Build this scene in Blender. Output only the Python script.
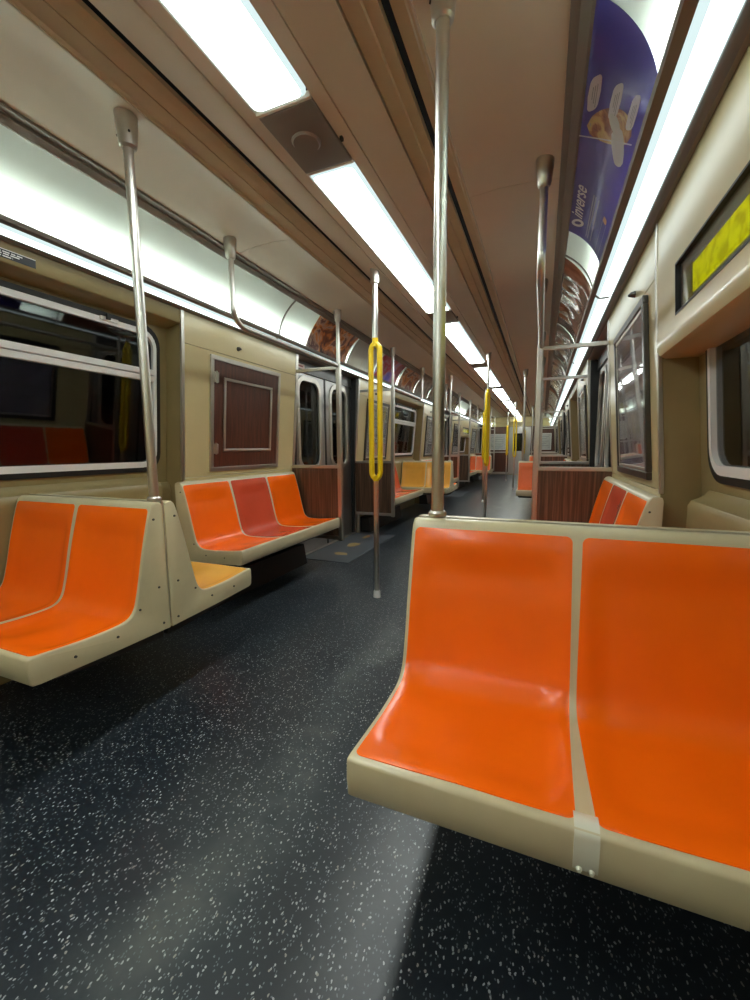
import bpy, math, random
from math import sin, cos, pi, sqrt, radians
from mathutils import Vector, Matrix

# ------------------------------------------------------------------ scene, camera, world, exposure
scn = bpy.context.scene
for o in list(bpy.data.objects):
    bpy.data.objects.remove(o)
scn.view_settings.view_transform = 'Standard'
scn.view_settings.look = 'None'
scn.view_settings.gamma = 1.0
scn.view_settings.exposure = 0.32
scn.view_settings.use_curve_mapping = False

CX = -0.855            # centre line of the car
cam_d = bpy.data.cameras.new('camera')
cam = bpy.data.objects.new('camera', cam_d)
scn.collection.objects.link(cam)
YAW, PITCH, ROLL, FPX = 0.386240543, 0.122432938, -0.00769951, 409.26
f = Vector((-sin(YAW) * cos(PITCH), cos(YAW) * cos(PITCH), -sin(PITCH)))
r = Vector((cos(YAW), sin(YAW), 0.0))
u = r.cross(f)
r2 = r * cos(ROLL) + u * sin(ROLL)
u2 = -r * sin(ROLL) + u * cos(ROLL)
M = Matrix(((r2.x, u2.x, -f.x, 0.0), (r2.y, u2.y, -f.y, 0.0), (r2.z, u2.z, -f.z, 1.05), (0, 0, 0, 1)))
cam.matrix_world = M
cam_d.sensor_fit = 'VERTICAL'
cam_d.sensor_height = 36.0
cam_d.lens = FPX / 1000.0 * 36.0
cam_d.clip_start = 0.01
scn.camera = cam

w = bpy.data.worlds.new('world')
scn.world = w
w.use_nodes = True
w.node_tree.nodes['Background'].inputs[0].default_value = (0.02, 0.025, 0.03, 1)
w.node_tree.nodes['Background'].inputs[1].default_value = 0.2

LAMP_CENTRE = 12.0      # ceiling diffusers
LAMP_STRIP = 2.1       # wall strip diffusers
LAMP_TUBE = 44.0       # tubes behind the advertising coves

# ------------------------------------------------------------------ helpers
def link(o):
    scn.collection.objects.link(o)
    return o

class MB:
    def __init__(s):
        s.v = []; s.f = []
    def add(s, vs, fs):
        n = len(s.v)
        s.v += [tuple(p) for p in vs]
        s.f += [tuple(i + n for i in q) for q in fs]
        return s
    def box(s, x0, x1, y0, y1, z0, z1):
        if x0 > x1: x0, x1 = x1, x0
        if y0 > y1: y0, y1 = y1, y0
        vs = [(x0, y0, z0), (x1, y0, z0), (x1, y1, z0), (x0, y1, z0), (x0, y0, z1), (x1, y0, z1), (x1, y1, z1), (x0, y1, z1)]
        return s.add(vs, [(0, 3, 2, 1), (4, 5, 6, 7), (0, 1, 5, 4), (1, 2, 6, 5), (2, 3, 7, 6), (3, 0, 4, 7)])
    def prism(s, pts, y0, y1, side=1):
        """closed polygon of (offset from the centre line, z) swept along y"""
        n = len(pts)
        vs = [(CX + side * a, y0, z) for a, z in pts] + [(CX + side * a, y1, z) for a, z in pts]
        fs = [(i, (i + 1) % n, n + (i + 1) % n, n + i) for i in range(n)]
        fs += [tuple(range(n))[::-1], tuple(range(n, 2 * n))]
        return s.add(vs, fs)
    def sweep(s, pts, a, b):
        """closed polygon of (y, z) swept along x"""
        n = len(pts)
        vs = [(a, y, z) for y, z in pts] + [(b, y, z) for y, z in pts]
        fs = [(i, (i + 1) % n, n + (i + 1) % n, n + i) for i in range(n)]
        fs += [tuple(range(n))[::-1], tuple(range(n, 2 * n))]
        return s.add(vs, fs)
    def tube(s, path, rad, seg=20, cap=True):
        path = [Vector(p) for p in path]
        n = len(path)
        if not hasattr(rad, '__len__'): rad = [rad] * n
        t0 = (path[1] - path[0]).normalized()
        up = Vector((0, 0, 1)) if abs(t0.z) < 0.9 else Vector((1, 0, 0))
        nn = t0.cross(up).normalized()
        rings = []
        for i in range(n):
            if i == 0: t = path[1] - path[0]
            elif i == n - 1: t = path[-1] - path[-2]
            else: t = (path[i + 1] - path[i]).normalized() + (path[i] - path[i - 1]).normalized()
            t.normalize()
            nn = (nn - t * nn.dot(t)).normalized()
            bb = t.cross(nn)
            rings.append([path[i] + (nn * cos(2 * pi * k / seg) + bb * sin(2 * pi * k / seg)) * rad[i] for k in range(seg)])
        vs = [p for q in rings for p in q]
        fs = []
        for i in range(n - 1):
            for k in range(seg):
                k2 = (k + 1) % seg
                fs.append((i * seg + k, i * seg + k2, (i + 1) * seg + k2, (i + 1) * seg + k))
        if cap:
            fs.append(tuple(range(seg))[::-1]); fs.append(tuple((n - 1) * seg + k for k in range(seg)))
        return s.add(vs, fs)
    def loft(s, rings, close=True, cap=True):
        n = len(rings[0]); vs = [p for q in rings for p in q]; fs = []
        for i in range(len(rings) - 1):
            for k in range(n if close else n - 1):
                k2 = (k + 1) % n
                fs.append((i * n + k, i * n + k2, (i + 1) * n + k2, (i + 1) * n + k))
        if cap and close:
            fs.append(tuple(range(n))[::-1]); fs.append(tuple((len(rings) - 1) * n + k for k in range(n)))
        return s.add(vs, fs)
    def build(s, name, mat, parent=None, smooth=None, bevel=0.0, solid=0.0):
        me = bpy.data.meshes.new(name)
        me.from_pydata(s.v, [], s.f)
        me.validate(); 
        import bmesh
        bm = bmesh.new(); bm.from_mesh(me)
        bmesh.ops.recalc_face_normals(bm, faces=bm.faces)
        bm.to_mesh(me); bm.free()
        me.materials.append(mat)
        if smooth is not None:
            me.polygons.foreach_set('use_smooth', [True] * len(me.polygons))
            me.set_sharp_from_angle(angle=radians(smooth))
        me.update()
        o = link(bpy.data.objects.new(name, me))
        if bevel:
            m = o.modifiers.new('bevel', 'BEVEL'); m.width = bevel; m.segments = 2; m.limit_method = 'ANGLE'; m.angle_limit = radians(40)
            m.harden_normals = False
        if solid:
            m = o.modifiers.new('solid', 'SOLIDIFY'); m.thickness = solid; m.offset = 0
        if parent: o.parent = parent
        return o

def lean(mb, s, k=0.09, z0=0.95):
    mb.v = [(x - s * (z - z0) * k, y, z) for x, y, z in mb.v]; return mb

def empty(name, loc=(0, 0, 0), rz=0.0):
    o = link(bpy.data.objects.new(name, None))
    o.location = loc; o.rotation_euler = (0, 0, rz); o.empty_display_size = 0.1
    return o

def tag(o, label=None, cat=None, group=None, kind=None):
    if label: o['label'] = label
    if cat: o['category'] = cat
    if group: o['group'] = group
    if kind: o['kind'] = kind
    return o

def struct(o, label=None, cat=None):
    o['kind'] = 'structure'
    if label: o['label'] = label
    if cat: o['category'] = cat
    return o

def children(o):
    return [c for c in scn.collection.objects if c.parent == o]

KIDS = {}
def copy_tree(o, loc=None, rz=None):
    c = o.copy(); link(c)
    if loc is not None: c.location = loc
    if rz is not None: c.rotation_euler = (0, 0, rz)
    def rec(src, dst):
        for ch in children(src):
            d = ch.copy(); link(d); d.parent = dst
            rec(ch, d)
    rec(o, c)
    return c

# ------------------------------------------------------------------ materials
def mat(name, col, rough=0.5, metal=0.0, spec=0.5, emit=None, estr=0.0, coat=0.0, coat_r=0.1):
    m = bpy.data.materials.new(name); m.use_nodes = True
    b = m.node_tree.nodes['Principled BSDF']
    b.inputs['Base Color'].default_value = (*col, 1)
    b.inputs['Roughness'].default_value = rough
    b.inputs['Metallic'].default_value = metal
    b.inputs['Specular IOR Level'].default_value = spec
    b.inputs['Coat Weight'].default_value = coat
    b.inputs['Coat Roughness'].default_value = coat_r
    if emit:
        b.inputs['Emission Color'].default_value = (*emit, 1)
        b.inputs['Emission Strength'].default_value = estr
    return m

def N(m, t, **kw):
    n = m.node_tree.nodes.new(t)
    for k, v in kw.items(): setattr(n, k, v)
    return n
def L(m, a, b): m.node_tree.links.new(a, b)
def P(m): return m.node_tree.nodes['Principled BSDF']
def coords(m, scale=(1, 1, 1), rot=(0, 0, 0), obj=False):
    t = N(m, 'ShaderNodeTexCoord')
    mp = N(m, 'ShaderNodeMapping')
    mp.inputs['Scale'].default_value = scale; mp.inputs['Rotation'].default_value = rot
    if obj: L(m, t.outputs['Object'], mp.inputs['Vector'])
    else:
        g = N(m, 'ShaderNodeNewGeometry'); L(m, g.outputs['Position'], mp.inputs['Vector'])
    return mp.outputs['Vector']
def ramp(m, fac, stops, interp='LINEAR'):
    r_ = N(m, 'ShaderNodeValToRGB'); r_.color_ramp.interpolation = interp
    e = r_.color_ramp.elements
    while len(e) > 1: e.remove(e[-1])
    e[0].position = stops[0][0]; e[0].color = (*stops[0][1], 1)
    for p_, c_ in stops[1:]:
        q = e.new(p_); q.color = (*c_, 1)
    L(m, fac, r_.inputs['Fac'])
    return r_.outputs['Color']
def noise(m, vec, scale, detail=3, rough=0.5, dist=0.0):
    n = N(m, 'ShaderNodeTexNoise'); n.inputs['Scale'].default_value = scale
    n.inputs['Detail'].default_value = detail; n.inputs['Roughness'].default_value = rough; n.inputs['Distortion'].default_value = dist
    L(m, vec, n.inputs['Vector']); return n.outputs['Fac']
def bump(m, h, strength=0.2, dist=0.01):
    b = N(m, 'ShaderNodeBump'); b.inputs['Strength'].default_value = strength; b.inputs['Distance'].default_value = dist
    L(m, h, b.inputs['Height']); L(m, b.outputs['Normal'], P(m).inputs['Normal'])
def mottled(m, col, amt=0.12, scale=3.0, vec=None, bmp=0.0):
    v = vec or coords(m)
    n = noise(m, v, scale, 5, 0.6)
    a = tuple(c * (1 - amt) for c in col); b = tuple(min(1, c * (1 + amt)) for c in col)
    L(m, ramp(m, n, [(0.3, a), (0.7, b)]), P(m).inputs['Base Color'])
    if bmp: bump(m, noise(m, v, scale * 30, 2), bmp, 0.002)
    return m

CREAM = (0.55, 0.455, 0.24)
M_cream = mottled(mat('cream_panel', CREAM, 0.3, coat=0.25, coat_r=0.12), CREAM, 0.06, 2.0)
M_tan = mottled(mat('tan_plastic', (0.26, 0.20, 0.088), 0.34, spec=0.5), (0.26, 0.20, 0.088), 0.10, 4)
M_frame = mottled(mat('beige_shell', (0.56, 0.49, 0.31), 0.32, coat=0.2), (0.56, 0.49, 0.31), 0.07, 6)
M_ceil = mottled(mat('ceiling_paint', (0.70, 0.63, 0.51), 0.36, spec=0.4), (0.70, 0.63, 0.51), 0.05, 1.5)
M_ochre = mottled(mat('ochre_strip', (0.54, 0.43, 0.28), 0.35), (0.54, 0.43, 0.28), 0.08, 5)
M_lip = mat('highlight_edging', (0.78, 0.72, 0.60), 0.25, 0.2)
M_black = mat('black_rubber', (0.008, 0.008, 0.008), 0.5)
M_dark = mat('slot_blackout', (0.004, 0.004, 0.004), 0.9)
M_rail = mat('grey_rail', (0.22, 0.20, 0.175), 0.45, metal=0.25)
M_white = mat('white_print', (0.75, 0.75, 0.72), 0.4)
M_baffle = mat('white_baffle', (0.7, 0.7, 0.68), 0.6)

def metal(name, col, rough):
    m = mat(name, col, rough, 1.0)
    n = noise(m, coords(m, (2, 2, 9)), 3.0, 2)
    mr = N(m, 'ShaderNodeMapRange'); mr.inputs['To Min'].default_value = rough * 0.88; mr.inputs['To Max'].default_value = rough * 1.12
    L(m, n, mr.inputs['Value']); L(m, mr.outputs['Result'], P(m).inputs['Roughness'])
    return m
M_steel = metal('brushed_steel', (0.60, 0.57, 0.52), 0.33)
M_door = metal('door_steel', (0.45, 0.44, 0.43), 0.33)
M_chrome = mat('pole_steel', (0.66, 0.64, 0.60), 0.31, 1.0)
M_alu = mat('pale_aluminium', (0.82, 0.83, 0.82), 0.35, 0.15)
M_dkframe = mat('dark_frame_metal', (0.09, 0.085, 0.08), 0.3, 0.8)

def wood(name, c1, c2, c3, rough=0.35):
    m = mat(name, c2, rough, coat=0.3, coat_r=0.15)
    v = coords(m, (55, 55, 1.6))
    n = noise(m, v, 1.0, 4, 0.6, 0.6)
    L(m, ramp(m, n, [(0.33, c1), (0.5, c2), (0.68, c3)]), P(m).inputs['Base Color'])
    return m
M_wood = wood('walnut_laminate', (0.036, 0.018, 0.010), (0.088, 0.045, 0.025), (0.18, 0.10, 0.058))
M_wood_flat = wood('red_walnut_laminate', (0.045, 0.012, 0.006), (0.075, 0.021, 0.011), (0.11, 0.033, 0.017))

def seat_mat(name, col):
    m = mat(name, col, 0.24, spec=0.45, coat=0.18, coat_r=0.08)
    mottled(m, col, 0.05, 5)
    n = noise(m, coords(m), 7.0, 3)
    bump(m, n, 0.15, 0.01)
    return m
M_orange = seat_mat('orange_plastic', (0.98, 0.145, 0.002))
M_red = seat_mat('faded_red_plastic', (0.60, 0.075, 0.030))
M_yellow = seat_mat('amber_plastic', (0.82, 0.42, 0.07))
M_salmon = seat_mat('faded_orange_plastic', (0.80, 0.17, 0.05))
M_loop = mat('yellow_coating', (0.80, 0.56, 0.005), 0.33, coat=0.3)

# speckled rubber floor
M_floor = mat('speckled_floor', (0.02, 0.025, 0.03), 0.3, spec=0.5)
def floor_nodes(m):
    v = coords(m)
    base = ramp(m, noise(m, v, 1.1, 4, 0.6), [(0.3, (0.010, 0.014, 0.020)), (0.7, (0.022, 0.030, 0.040))])
    # worn strip down the aisle
    sp = N(m, 'ShaderNodeSeparateXYZ'); L(m, v, sp.inputs[0])
    wob = noise(m, v, 1.7, 3)
    ad = N(m, 'ShaderNodeMath', operation='MULTIPLY_ADD'); ad.inputs[1].default_value = 0.35; L(m, wob, ad.inputs[0]); L(m, sp.outputs['X'], ad.inputs[2])
    band = ramp(m, None or ad.outputs[0], [(0.0, (0, 0, 0)), (1.0, (0, 0, 0))])
    mr = N(m, 'ShaderNodeMapRange'); mr.interpolation_type = 'SMOOTHSTEP'
    mr.inputs['From Min'].default_value = -0.55; mr.inputs['From Max'].default_value = -0.40
    L(m, ad.outputs[0], mr.inputs['Value'])
    mr2 = N(m, 'ShaderNodeMapRange'); mr2.interpolation_type = 'SMOOTHSTEP'
    mr2.inputs['From Min'].default_value = -0.72; mr2.inputs['From Max'].default_value = -0.56
    L(m, ad.outputs[0], mr2.inputs['Value'])
    sub = N(m, 'ShaderNodeMath', operation='SUBTRACT'); L(m, mr2.outputs[0], sub.inputs[0]); L(m, mr.outputs[0], sub.inputs[1])
    wear_and_light = N(m, 'ShaderNodeMath', operation='MULTIPLY'); L(m, sub.outputs[0], wear_and_light.inputs[0])
    m3 = N(m, 'ShaderNodeMapRange'); m3.interpolation_type = 'SMOOTHSTEP'; m3.inputs['From Min'].default_value = -0.30; m3.inputs['From Max'].default_value = -0.20; m3.inputs['To Max'].default_value = 0.4  # second band: scuffs plus lit floor beside the seat shadow, painted lighter
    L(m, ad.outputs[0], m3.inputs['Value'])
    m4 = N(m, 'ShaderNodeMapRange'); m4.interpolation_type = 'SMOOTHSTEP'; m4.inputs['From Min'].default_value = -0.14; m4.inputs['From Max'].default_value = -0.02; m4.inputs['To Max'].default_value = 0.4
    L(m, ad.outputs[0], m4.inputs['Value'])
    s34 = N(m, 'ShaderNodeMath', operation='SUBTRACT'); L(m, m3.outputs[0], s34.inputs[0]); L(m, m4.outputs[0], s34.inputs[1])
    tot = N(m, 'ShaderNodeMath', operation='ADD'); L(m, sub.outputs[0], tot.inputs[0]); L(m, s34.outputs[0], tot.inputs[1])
    L(m, tot.outputs[0], wear_and_light.inputs[0])
    pat = N(m, 'ShaderNodeMapRange'); pat.inputs['From Min'].default_value = 0.38; pat.inputs['From Max'].default_value = 0.68; L(m, noise(m, v, 3.2, 5, 0.65), pat.inputs['Value'])
    L(m, pat.outputs[0], wear_and_light.inputs[1])
    mx0 = N(m, 'ShaderNodeMix', data_type='RGBA'); L(m, wear_and_light.outputs[0], mx0.inputs['Factor']); L(m, base, mx0.inputs['A']); mx0.inputs['B'].default_value = (0.085, 0.094, 0.094, 1)
    col = mx0.outputs['Result']
    for sc, thr, prob, colr in ((118, 0.22, 0.19, (0.40, 0.42, 0.43)), (170, 0.24, 0.22, (0.13, 0.155, 0.17)), (75, 0.15, 0.08, (0.28, 0.27, 0.24))):
        mp = N(m, 'ShaderNodeMapping'); mp.inputs['Rotation'].default_value = (0, 0, sc * 0.37); mp.inputs['Scale'].default_value = (1.0, 0.62, 1.0)
        dn = N(m, 'ShaderNodeTexNoise'); dn.inputs['Scale'].default_value = 60; L(m, v, dn.inputs['Vector'])
        vm = N(m, 'ShaderNodeVectorMath', operation='SCALE'); vm.inputs['Scale'].default_value = 0.012; L(m, dn.outputs['Color'], vm.inputs[0])
        va = N(m, 'ShaderNodeVectorMath', operation='ADD'); L(m, v, va.inputs[0]); L(m, vm.outputs[0], va.inputs[1])
        L(m, va.outputs[0], mp.inputs['Vector'])
        vo = N(m, 'ShaderNodeTexVoronoi', voronoi_dimensions='2D'); vo.inputs['Scale'].default_value = sc; L(m, mp.outputs[0], vo.inputs['Vector'])
        lt = N(m, 'ShaderNodeMath', operation='LESS_THAN'); lt.inputs[1].default_value = thr; L(m, vo.outputs['Distance'], lt.inputs[0])
        sc_ = N(m, 'ShaderNodeSeparateColor'); L(m, vo.outputs['Color'], sc_.inputs[0])
        l2 = N(m, 'ShaderNodeMath', operation='LESS_THAN'); l2.inputs[1].default_value = prob; L(m, sc_.outputs[0], l2.inputs[0])
        mu = N(m, 'ShaderNodeMath', operation='MULTIPLY'); L(m, lt.outputs[0], mu.inputs[0]); L(m, l2.outputs[0], mu.inputs[1])
        mx = N(m, 'ShaderNodeMix', data_type='RGBA'); L(m, mu.outputs[0], mx.inputs['Factor']); L(m, col, mx.inputs['A']); mx.inputs['B'].default_value = (*colr, 1)
        col = mx.outputs['Result']
    L(m, col, P(m).inputs['Base Color'])
    rr = N(m, 'ShaderNodeMapRange'); rr.inputs['To Min'].default_value = 0.25; rr.inputs['To Max'].default_value = 0.35
    L(m, noise(m, v, 9, 4), rr.inputs['Value']); L(m, rr.outputs[0], P(m).inputs['Roughness'])
    bump(m, noise(m, v, 60, 3), 0.12, 0.004)
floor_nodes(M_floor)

def emis(name, col, s, rim=0.0):
    m = bpy.data.materials.new(name); m.use_nodes = True
    nt = m.node_tree; nt.nodes.remove(nt.nodes['Principled BSDF'])
    e = nt.nodes.new('ShaderNodeEmission'); e.inputs[0].default_value = (*col, 1); e.inputs[1].default_value = s
    nt.links.new(e.outputs[0], nt.nodes['Material Output'].inputs[0])
    return m
M_lampC = emis('ceiling_diffuser_glow', (0.93, 1.0, 0.95), LAMP_CENTRE)
M_lampS = emis('strip_diffuser_glow', (0.88, 1.0, 0.98), LAMP_STRIP)
M_lampR = emis('diffuser_rim_glow', (0.76, 0.94, 0.94), 0.80)
M_tube = emis('fluorescent_tube_glow', (0.86, 1.0, 0.93), LAMP_TUBE)
M_led = emis('led_amber_glow', (0.60, 0.62, 0.0), 1.0)
def led_nodes(m):
    v = coords(m, (1, 1, 1))
    s = N(m, 'ShaderNodeSeparateXYZ'); L(m, v, s.inputs[0])
    vo = N(m, 'ShaderNodeTexNoise'); vo.inputs['Scale'].default_value = 26; L(m, v, vo.inputs['Vector'])
    c = ramp(m, vo.outputs['Fac'], [(0.38, (0.42, 0.42, 0.0)), (0.55, (0.72, 0.74, 0.0))])
    e = [n for n in m.node_tree.nodes if n.type == 'EMISSION'][0]
    L(m, c, e.inputs[0])
led_nodes(M_led)

# translucent cove sheet, lit by the tube behind it
def translucent(name, col, t=0.6, rough=0.35):
    m = bpy.data.materials.new(name); m.use_nodes = True
    nt = m.node_tree; p = nt.nodes['Principled BSDF']
    p.inputs['Base Color'].default_value = (*col, 1); p.inputs['Roughness'].default_value = rough
    tr = nt.nodes.new('ShaderNodeBsdfTranslucent'); tr.inputs[0].default_value = (*col, 1)
    mx = nt.nodes.new('ShaderNodeMixShader'); mx.inputs[0].default_value = t
    nt.links.new(p.outputs[0], mx.inputs[1]); nt.links.new(tr.outputs[0], mx.inputs[2])
    nt.links.new(mx.outputs[0], nt.nodes['Material Output'].inputs[0])
    return m
M_cove = translucent('opal_cove_sheet', (0.78, 0.82, 0.76), 0.55)

def glass(name, tint=(0.35, 0.38, 0.40), ior=1.7):
    m = bpy.data.materials.new(name); m.use_nodes = True
    nt = m.node_tree; nt.nodes.remove(nt.nodes['Principled BSDF'])
    tr = nt.nodes.new('ShaderNodeBsdfTransparent'); tr.inputs[0].default_value = (*tint, 1)
    gl = nt.nodes.new('ShaderNodeBsdfGlossy'); gl.inputs['Roughness'].default_value = 0.03
    ge = nt.nodes.new('ShaderNodeNewGeometry')
    dp = nt.nodes.new('ShaderNodeVectorMath'); dp.operation = 'DOT_PRODUCT'
    nt.links.new(ge.outputs['Incoming'], dp.inputs[0]); nt.links.new(ge.outputs['Normal'], dp.inputs[1])
    def mth(op, a, b=None):
        n = nt.nodes.new('ShaderNodeMath'); n.operation = op
        for i_, v_ in enumerate((a, b)):
            if v_ is None: continue
            if isinstance(v_, (int, float)): n.inputs[i_].default_value = v_
            else: nt.links.new(v_, n.inputs[i_])
        return n.outputs[0]
    f0 = ((ior - 1) / (ior + 1)) ** 2
    q = mth('POWER', mth('SUBTRACT', 1.0, mth('ABSOLUTE', dp.outputs['Value'])), 5.0)
    fr = mth('ADD', mth('MULTIPLY', q, 1 - f0), f0)
    mx = nt.nodes.new('ShaderNodeMixShader')
    nt.links.new(fr, mx.inputs[0]); nt.links.new(tr.outputs[0], mx.inputs[1]); nt.links.new(gl.outputs[0], mx.inputs[2])
    nt.links.new(mx.outputs[0], nt.nodes['Material Output'].inputs[0])
    return m
M_glass = glass('window_glass')
M_cover = glass('poster_glazing', (0.9, 0.9, 0.9), 1.55)

def card_mat(name, stops, scale=6.0, dist=1.5, rough=0.25, tr=0.12, wav=0.0):
    m = bpy.data.materials.new(name); m.use_nodes = True
    v = coords(m)
    n = noise(m, v, scale, 4, 0.55, dist)
    c = ramp(m, n, stops)
    p = P(m); L(m, c, p.inputs['Base Color']); p.inputs['Roughness'].default_value = rough
    p.inputs['Coat Weight'].default_value = 0.35; p.inputs['Coat Roughness'].default_value = 0.14
    if wav:
        b = N(m, 'ShaderNodeBump'); b.inputs['Strength'].default_value = wav; b.inputs['Distance'].default_value = 0.05
        L(m, noise(m, v, 4.0, 1), b.inputs['Height']); L(m, b.outputs[0], p.inputs['Normal']); L(m, b.outputs[0], p.inputs['Coat Normal'])
    if tr:
        t = N(m, 'ShaderNodeBsdfTranslucent'); L(m, c, t.inputs[0])
        mx = N(m, 'ShaderNodeMixShader'); mx.inputs[0].default_value = tr
        L(m, p.outputs[0], mx.inputs[1]); L(m, t.outputs[0], mx.inputs[2]); L(m, mx.outputs[0], m.node_tree.nodes['Material Output'].inputs[0])
    return m

# ------------------------------------------------------------------ dimensions
Y0, Y1 = -3.6, 17.6
PERIOD = 5.64
SEAMS = [1.165, 1.165 + PERIOD, 1.165 + 2 * PERIOD]          # middles of the window sections
DOORS = [3.99, 3.99 + PERIOD, 3.99 + 2 * PERIOD]             # middles of the doorways
HW = 0.67                                                    # half doorway
REC = 0.835                                                  # half window recess
def wa(z):
    """offset of the wall face at height z"""
    pts = [(0, 1.315), (0.9, 1.315), (1.7, 1.25), (1.93, 1.237)]
    for (z0, a0), (z1, a1) in zip(pts, pts[1:]):
        if z <= z1: return a0 + (a1 - a0) * (z - z0) / (z1 - z0)
    return pts[-1][1]
SIDE = {-1: 'left', 1: 'right'}

# ------------------------------------------------------------------ floor, tunnel
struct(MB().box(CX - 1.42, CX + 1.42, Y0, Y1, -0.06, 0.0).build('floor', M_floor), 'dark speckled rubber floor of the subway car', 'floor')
tun = mat('tunnel_concrete', (0.05, 0.055, 0.06), 0.9)
for s in (-1, 1):
    struct(MB().box(CX + s * 2.3, CX + s * 2.35, Y0 - 1, Y1 + 1, -1, 3.2).build('wall_tunnel_' + SIDE[s], tun), 'dark tunnel wall outside the windows', 'tunnel wall')

# ------------------------------------------------------------------ walls
def wall_profile(z0, z1, t=0.04):
    zs = [z0] + [z for z in (0.9, 1.7) if z0 < z < z1] + [z1]
    return [(wa(z), z) for z in zs] + [(wa(z) + t, z) for z in reversed(zs)]

def rrect(y0, y1, z0, z1, rad, n=6):
    out = []
    for cy, cz, a0 in ((y1 - rad, z1 - rad, 0), (y0 + rad, z1 - rad, 90), (y0 + rad, z0 + rad, 180), (y1 - rad, z0 + rad, 270)):
        for k in range(n + 1):
            a = radians(a0 + 90 * k / n); out.append((cy + rad * cos(a), cz + rad * sin(a)))
    return out

def ring(mb, outer, inner, xa, xb):
    """ring between two matching outlines of (y, z), from x=xa to x=xb"""
    n = len(outer)
    vs = [(xa, y, z) for y, z in outer] + [(xa, y, z) for y, z in inner] + [(xb, y, z) for y, z in inner] + [(xb, y, z) for y, z in outer]
    fs = []
    for i in range(n):
        j = (i + 1) % n
        fs += [(i, j, n + j, n + i), (n + i, n + j, 2 * n + j, 2 * n + i), (2 * n + i, 2 * n + j, 3 * n + j, 3 * n + i), (3 * n + i, 3 * n + j, j, i)]
    mb.add(vs, fs); return mb

def rect_match(y0, y1, z0, z1, n=6):
    out = []
    for cy, cz in ((y1, z1), (y0, z1), (y0, z0), (y1, z0)):
        out += [(cy, cz)] * (n + 1)
    return out

win_n = [0]; door_n = [0]; trim_n = [0]
def trim(mb, m, label, bevel=0.0, smooth=None):
    trim_n[0] += 1
    return struct(mb.build('trim_%d' % trim_n[0], m, bevel=bevel, smooth=smooth), label, 'trim')

SIGN_SPOTS = {(1, 0), (-1, 2)}
for s in (-1, 1):
    w_ = MB(); back = MB()
    spans = []          # plain panel spans
    ycur = Y0
    for i, yc in enumerate(SEAMS):
        spans.append((ycur, yc - REC - 0.0065)); spans.append((yc + REC + 0.0065, DOORS[i] - HW - 0.04)); ycur = DOORS[i] + HW + 0.04
    spans.append((ycur, Y1))
    for a, b in spans:
        for z0, z1 in ((0, 0.872), (0.875, 1.722), (1.725, 1.925)):
            w_.prism(wall_profile(z0, z1), a, b, s)
        back.prism([(1.33, 0), (1.33, 0.9), (1.27, 1.7), (1.25, 1.93), (1.36, 1.93), (1.36, 0)], a, b, s)
    struct(w_.build('wall_' + SIDE[s], M_cream, bevel=0.0015), 'cream laminate wall panels along the %s side' % SIDE[s], 'wall')
    # recesses
    for i, yc in enumerate(SEAMS):
        tanm = MB(); a, b = yc - REC, yc + REC
        WH, Z0, Z1 = (0.765 if s < 0 else 0.715), 0.935, 1.785
        # back plate with a hole for the window
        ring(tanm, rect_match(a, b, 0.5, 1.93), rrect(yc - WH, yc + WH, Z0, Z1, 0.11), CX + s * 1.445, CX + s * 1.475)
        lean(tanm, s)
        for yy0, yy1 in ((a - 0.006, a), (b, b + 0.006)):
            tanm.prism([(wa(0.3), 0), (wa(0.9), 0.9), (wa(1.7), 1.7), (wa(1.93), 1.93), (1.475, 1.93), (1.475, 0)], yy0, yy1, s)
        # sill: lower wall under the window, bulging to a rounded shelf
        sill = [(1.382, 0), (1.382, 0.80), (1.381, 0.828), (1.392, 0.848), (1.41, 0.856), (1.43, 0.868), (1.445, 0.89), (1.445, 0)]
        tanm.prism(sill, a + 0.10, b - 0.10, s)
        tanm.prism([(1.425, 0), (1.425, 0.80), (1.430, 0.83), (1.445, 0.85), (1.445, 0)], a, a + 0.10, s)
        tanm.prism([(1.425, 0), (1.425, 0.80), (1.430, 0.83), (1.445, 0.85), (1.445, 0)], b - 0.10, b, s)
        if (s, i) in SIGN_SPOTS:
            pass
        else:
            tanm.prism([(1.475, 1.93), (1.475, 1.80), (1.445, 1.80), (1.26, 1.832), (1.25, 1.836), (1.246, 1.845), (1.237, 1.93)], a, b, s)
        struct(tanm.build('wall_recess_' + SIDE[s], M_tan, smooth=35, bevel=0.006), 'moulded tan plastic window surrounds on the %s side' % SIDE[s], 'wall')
    # vertical steel cover strips at the recess edges
    for i, yc in enumerate(SEAMS):
        for q in (-1, 1):
            e = yc + q * (REC + 0.008)
            mb = MB().prism([(wa(0) - 0.006, 0.86), (wa(0.9) - 0.006, 0.9), (wa(1.7) - 0.006, 1.7), (wa(1.92) - 0.006, 1.92), (wa(1.92) + 0.01, 1.92), (wa(1.7) + 0.01, 1.7), (wa(0) + 0.01, 0.9), (wa(0) + 0.01, 0.86)], e - 0.012, e + 0.012, s)
            trim(mb, M_steel, 'vertical steel cover strip at a window surround edge', 0.002)

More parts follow.
